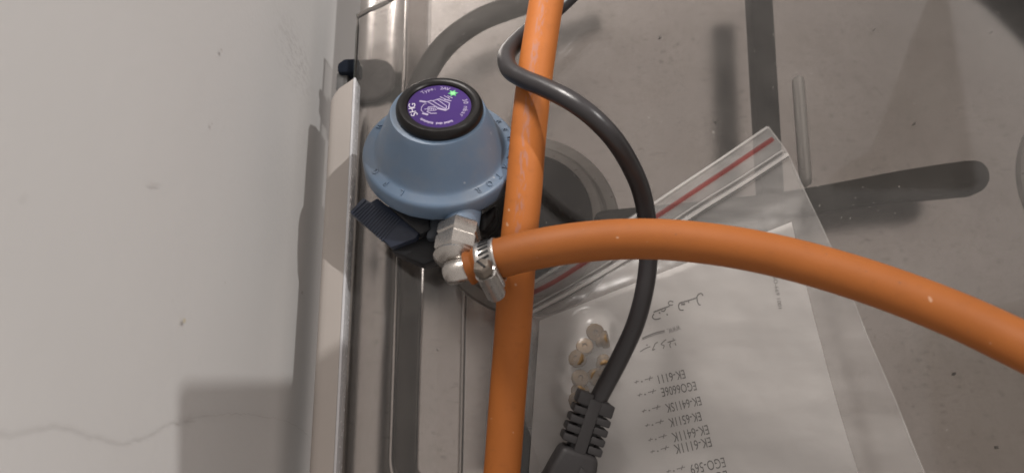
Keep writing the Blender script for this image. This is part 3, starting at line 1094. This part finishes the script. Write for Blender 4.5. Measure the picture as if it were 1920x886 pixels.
lines = [("EK-6111", (1283, 692), (1232, 703), 15), ("EGO6606E", (1304, 714), (1238, 727), 15), ("EK-6411SK", (1313, 742), (1246, 757), 15), ("EK-6511K", (1313, 771), (1252, 784), 15), ("EK-6411K", (1327, 795), (1258, 811), 16), ("EK-6111K", (1332, 818), (1262, 833), 16), ("EGO-569", (1358, 856), (1292, 870), 16), ("EGO-6", (1363, 880), (1310, 892), 16)]
for s, a, b, h in lines:
    text_line(s, a, b, h, M_INK)
    # dotted leader and the small word that ends the row
    V, F = [], []
    x0, y0 = b[0] - 8, b[1] + 4
    dx, dy = -0.965, 0.26

    def seg(p, q, w):
        pa, pb = at(*p, ZB), at(*q, ZB)
        v, f = ribbon([(pa.x, pa.y), (pb.x, pb.y)], w)
        o = len(V)
        V.extend(v); F.extend([tuple(i + o for i in t) for t in f])
    seg((x0, y0), (x0 + dx * 16, y0 + dy * 16), 0.00035)
    seg((x0 + dx * 5, y0 + dy * 5 - 4), (x0 + dx * 7, y0 + dy * 7 + 4), 0.00040)
    seg((x0 + dx * 20, y0 + dy * 20 + 2), (x0 + dx * 23, y0 + dy * 23 + 2), 0.0006)
    seg((x0 + dx * 27, y0 + dy * 27), (x0 + dx * 36, y0 + dy * 36), 0.0003)
    seg((x0 + dx * 31, y0 + dy * 31 - 3), (x0 + dx * 33, y0 + dy * 33 + 3), 0.0003)
    on_paper([(p[0], p[1]) for p in V], F, "row_mark", M_INKF)


def zt_(zx, zy):
    return 1200 + zx / 5.211, 530 + zy / 5.211


def strokes(name, lst, mat):
    V, F = [], []
    for pts, w in lst:
        P = spline([tuple(at(*zt_(*p), ZB)) for p in pts], 5) if len(pts) > 2 else [at(*zt_(*p), ZB) for p in pts]
        v, f = ribbon([(p.x, p.y) for p in P], w / 5.211 / 3950)
        o = len(V)
        V.extend(v); F.extend([tuple(i + o for i in t) for t in f])
    return on_paper([(p[0], p[1]) for p in V], F, name, mat)


strokes("heading_script", [
    ([(615, 125), (600, 104), (575, 108), (555, 135), (545, 148)], 11),
    ([(555, 140), (560, 180), (575, 212), (592, 212)], 11),
    ([(545, 148), (470, 172), (385, 196)], 13),
    ([(385, 196), (375, 230), (390, 262), (425, 265)], 11),
    ([(400, 210), (440, 205)], 18), ([(470, 180), (480, 195)], 10),
    ([(325, 185), (290, 178), (275, 200), (295, 218), (320, 212)], 10),
    ([(290, 225), (210, 255), (130, 285)], 12),
    ([(250, 250), (235, 275), (205, 272)], 10), ([(185, 285), (195, 300)], 12),
    ([(135, 300), (120, 335), (150, 355), (200, 345)], 9), ([(262, 300), (266, 318)], 10),
], M_INK)
strokes("subheading_script", [
    ([(345, 555), (300, 570), (270, 580)], 11), ([(340, 585), (352, 610)], 10), ([(300, 580), (290, 605), (300, 632)], 9),
    ([(255, 550), (225, 575), (205, 600), (235, 610), (225, 640)], 9),
    ([(175, 578), (150, 590), (135, 620), (120, 655), (145, 645)], 9),
    ([(100, 620), (50, 640), (0, 670)], 9), ([(70, 600), (62, 612)], 10), ([(320, 540), (328, 548)], 10),
], M_INKF)
text_line("www.", (1273, 608), (1250, 616), 9, M_INKF, "web_address")
strokes("underline", [([(240, 465), (140, 490), (20, 540)], 12), ([(240, 480), (140, 505), (15, 556)], 6)], M_INKF)
text_line("EGO-669 1001", (1448, 508), (1459, 578), 7, M_INKF, "side_print")

# brass jets
def jet_mesh():
    bm_ = bmesh.new()
    prof_ = [(0.0019, 0.0), (0.0024, 0.0005), (0.0024, 0.0022), (0.0031, 0.0023), (0.0033, 0.0028), (0.0033, 0.0042), (0.0030, 0.0047), (0.0010, 0.0047), (0.0007, 0.0040)]
    rings = []
    for r, z in prof_:
        rings.append([bm_.verts.new((r * math.cos(2 * math.pi * k / 12), r * math.sin(2 * math.pi * k / 12), z)) for k in range(12)])
    for a, b in zip(rings, rings[1:]):
        for k in range(12):
            bm_.faces.new((a[k], a[(k + 1) % 12], b[(k + 1) % 12], b[k]))
    bm_.faces.new(rings[-1]); bm_.faces.new(rings[0][::-1])
    me = bpy.data.meshes.new("gas_jet")
    bm_.to_mesh(me); bm_.free()
    me.materials.append(M_BRASS)
    me.shade_smooth(); me.set_sharp_from_angle(angle=R(35))
    return me


jm = jet_mesh()
jets = [(1114, 620, "topmost brass gas jet of the little pile inside the bag", 10, 20),
        (1117, 639, "dull dark brass jet just below the topmost jet", 75, 100),
        (1098, 656, "greyish brass jet on the left of the pile, below the dark jet", 20, 200),
        (1092, 676, "yellow brass jet at the left side, halfway down the pile", 40, 250),
        (1130, 668, "brass jet on the right of the pile, close to the black cord", 60, 10),
        (1110, 702, "brass jet in the lower middle of the pile, touching the cord side", 30, 60),
        (1085, 713, "leftmost brass jet, in the lower part of the pile", 15, 150),
        (1098, 727, "brass jet wedged under the lower middle jet", 55, 300),
        (1082, 747, "lowest brass jet, half hidden by the black strain relief", 10, 0)]
jet_xy = []
for i, (px, py, lab, tilt, az) in enumerate(jets):
    o = bpy.data.objects.new("gas_jet", jm)
    p = at(px, py, ZB + 0.004)
    p.z = paper_z(p.x, p.y) + (0.0012 + 0.0026 * math.sin(R(tilt)))
    o.location = p
    o.scale = (1.2, 1.2, 1.2)
    o.rotation_euler = (R(tilt), 0, R(az))
    col.objects.link(o)
    tag(o, lab, "gas jet", "brass gas jets in the zip bag")
    jet_xy.append((p.x, p.y))

# zip bag
bag = thing("zip_bag", "clear zip-lock plastic bag with a red line, lying on the glass lid", "bag", at(1320, 700, 0.001))
ZG = 0.0012
bl = [at(*p, ZG) for p in ((978, 540), (1441, 236))]
left = spline([tuple(at(*p, ZG)) for p in ((978, 540), (975, 600), (965, 680), (968, 740), (984, 785), (1004, 850), (1012, 900), (1000, 1000), (985, 1150))], 8)
right = spline([tuple(at(*p, ZG)) for p in ((1441, 236), (1478, 288), (1512, 362), (1548, 438), (1590, 535), (1632, 640), (1680, 750), (1728, 870), (1850, 1150))], 8)


def film_pt(u, v):
    a = left[min(int(v * (len(left) - 1)), len(left) - 1)]
    b = right[min(int(v * (len(right) - 1)), len(right) - 1)]
    fa = v * (len(left) - 1); i = int(fa); f = fa - i
    if i < len(left) - 1:
        a = left[i].lerp(left[i + 1], f)
    fb = v * (len(right) - 1); i = int(fb); f = fb - i
    if i < len(right) - 1:
        b = right[i].lerp(right[i + 1], f)
    return a.lerp(b, u)


pa, pb, pc_, pd_ = pcs


def inside(x, y):
    """signed distance to the leaflet (positive inside)"""
    d = 1e9
    for a, b in ((pa, pb), (pb, pc_), (pc_, pd_), (pd_, pa)):
        e = Vector((b.x - a.x, b.y - a.y)).normalized()
        nrm_ = Vector((e.y, -e.x))           # points inward for this winding
        d = min(d, (x - a.x) * nrm_.x + (y - a.y) * nrm_.y)
    return d


def film_z(x, y):
    d = inside(x, y)
    k = min(1, max(0, (d + 0.012) / 0.012))
    k = k * k * (3 - 2 * k)
    z = ZG * (1 - k) + (paper_z(x, y) + 0.0014) * k
    w = 0.0010 * noise.noise(Vector((x * 55 + y * 30, y * 18 - x * 10, 2))) + 0.0005 * noise.noise(Vector((x * 150 + y * 80, y * 60, 6)))
    z += (w + 0.0008) * (0.35 + 0.65 * k)
    for jx, jy in jet_xy:
        q = ((x - jx) ** 2 + (y - jy) ** 2) / (0.008 ** 2)
        if q < 5:
            z = max(z, paper_z(x, y) + 0.0014 + 0.0074 * math.exp(-q * q * 0.6))
    return z


NU, NV = 90, 100
fv, ff = [], []
for j in range(NV + 1):
    for i in range(NU + 1):
        p = film_pt(i / NU, j / NV)
        fv.append((p.x, p.y, film_z(p.x, p.y)))
for j in range(NV):
    for i in range(NU):
        a = j * (NU + 1) + i
        ff.append((a, a + NU + 1, a + NU + 2, a + 1))
obj("front_film", fv, ff, M_FILM, bag, 60)
bv2, bf2 = [], []
for j in range(21):
    for i in range(13):
        p = film_pt(i / 12, j / 20)
        bv2.append((p.x, p.y, 0.0006))
for j in range(20):
    for i in range(12):
        a = j * 13 + i
        bf2.append((a, a + 13, a + 14, a + 1))
obj("back_film", bv2, bf2, M_FILM, bag, 60)


def strip(name, pts, w, h, mat):
    P = spline([tuple(at(*p, 0.002)) for p in pts], 16)
    v, f = [], []
    n = len(P)
    for i, p in enumerate(P):
        a, b = P[max(i - 1, 0)], P[min(i + 1, n - 1)]
        t = (b - a).normalized()
        s = Vector((-t.y, t.x, 0))
        z = film_z(p.x, p.y) + 0.0003
        for q, hh in ((-1, 0), (-0.6, h), (0.6, h), (1, 0)):
            v.append((p.x + s.x * q * w / 2, p.y + s.y * q * w / 2, z + hh))
    for i in range(n - 1):
        for k in range(3):
            f.append((i * 4 + k, i * 4 + k + 1, i * 4 + k + 5, i * 4 + k + 4))
    return obj(name, v, f, mat, bag, 50)


strip("red_line", [(984, 556), (1045, 524), (1150, 456), (1250, 392), (1350, 326), (1450, 259)], 0.0021, 0.0001, M_FILMR)
strip("zip_ridge", [(985, 594), (1080, 542), (1190, 475), (1310, 396), (1400, 340), (1477, 290)], 0.0024, 0.0012, M_FILMZ)
strip("zip_ridge", [(988, 580), (1075, 531), (1185, 464), (1300, 388), (1390, 332), (1467, 282)], 0.0007, 0.0006, M_FILMZ)
strip("mouth_hem", [(980, 540), (1040, 505), (1130, 446), (1240, 372), (1345, 302), (1439, 238)], 0.0012, 0.0003, M_FILMZ)
strip("side_seam", [(1440, 238), (1477, 289), (1511, 363), (1547, 439), (1589, 536), (1631, 641), (1679, 751), (1727, 871), (1849, 1151)], 0.0006, 0.0003, M_FILM)
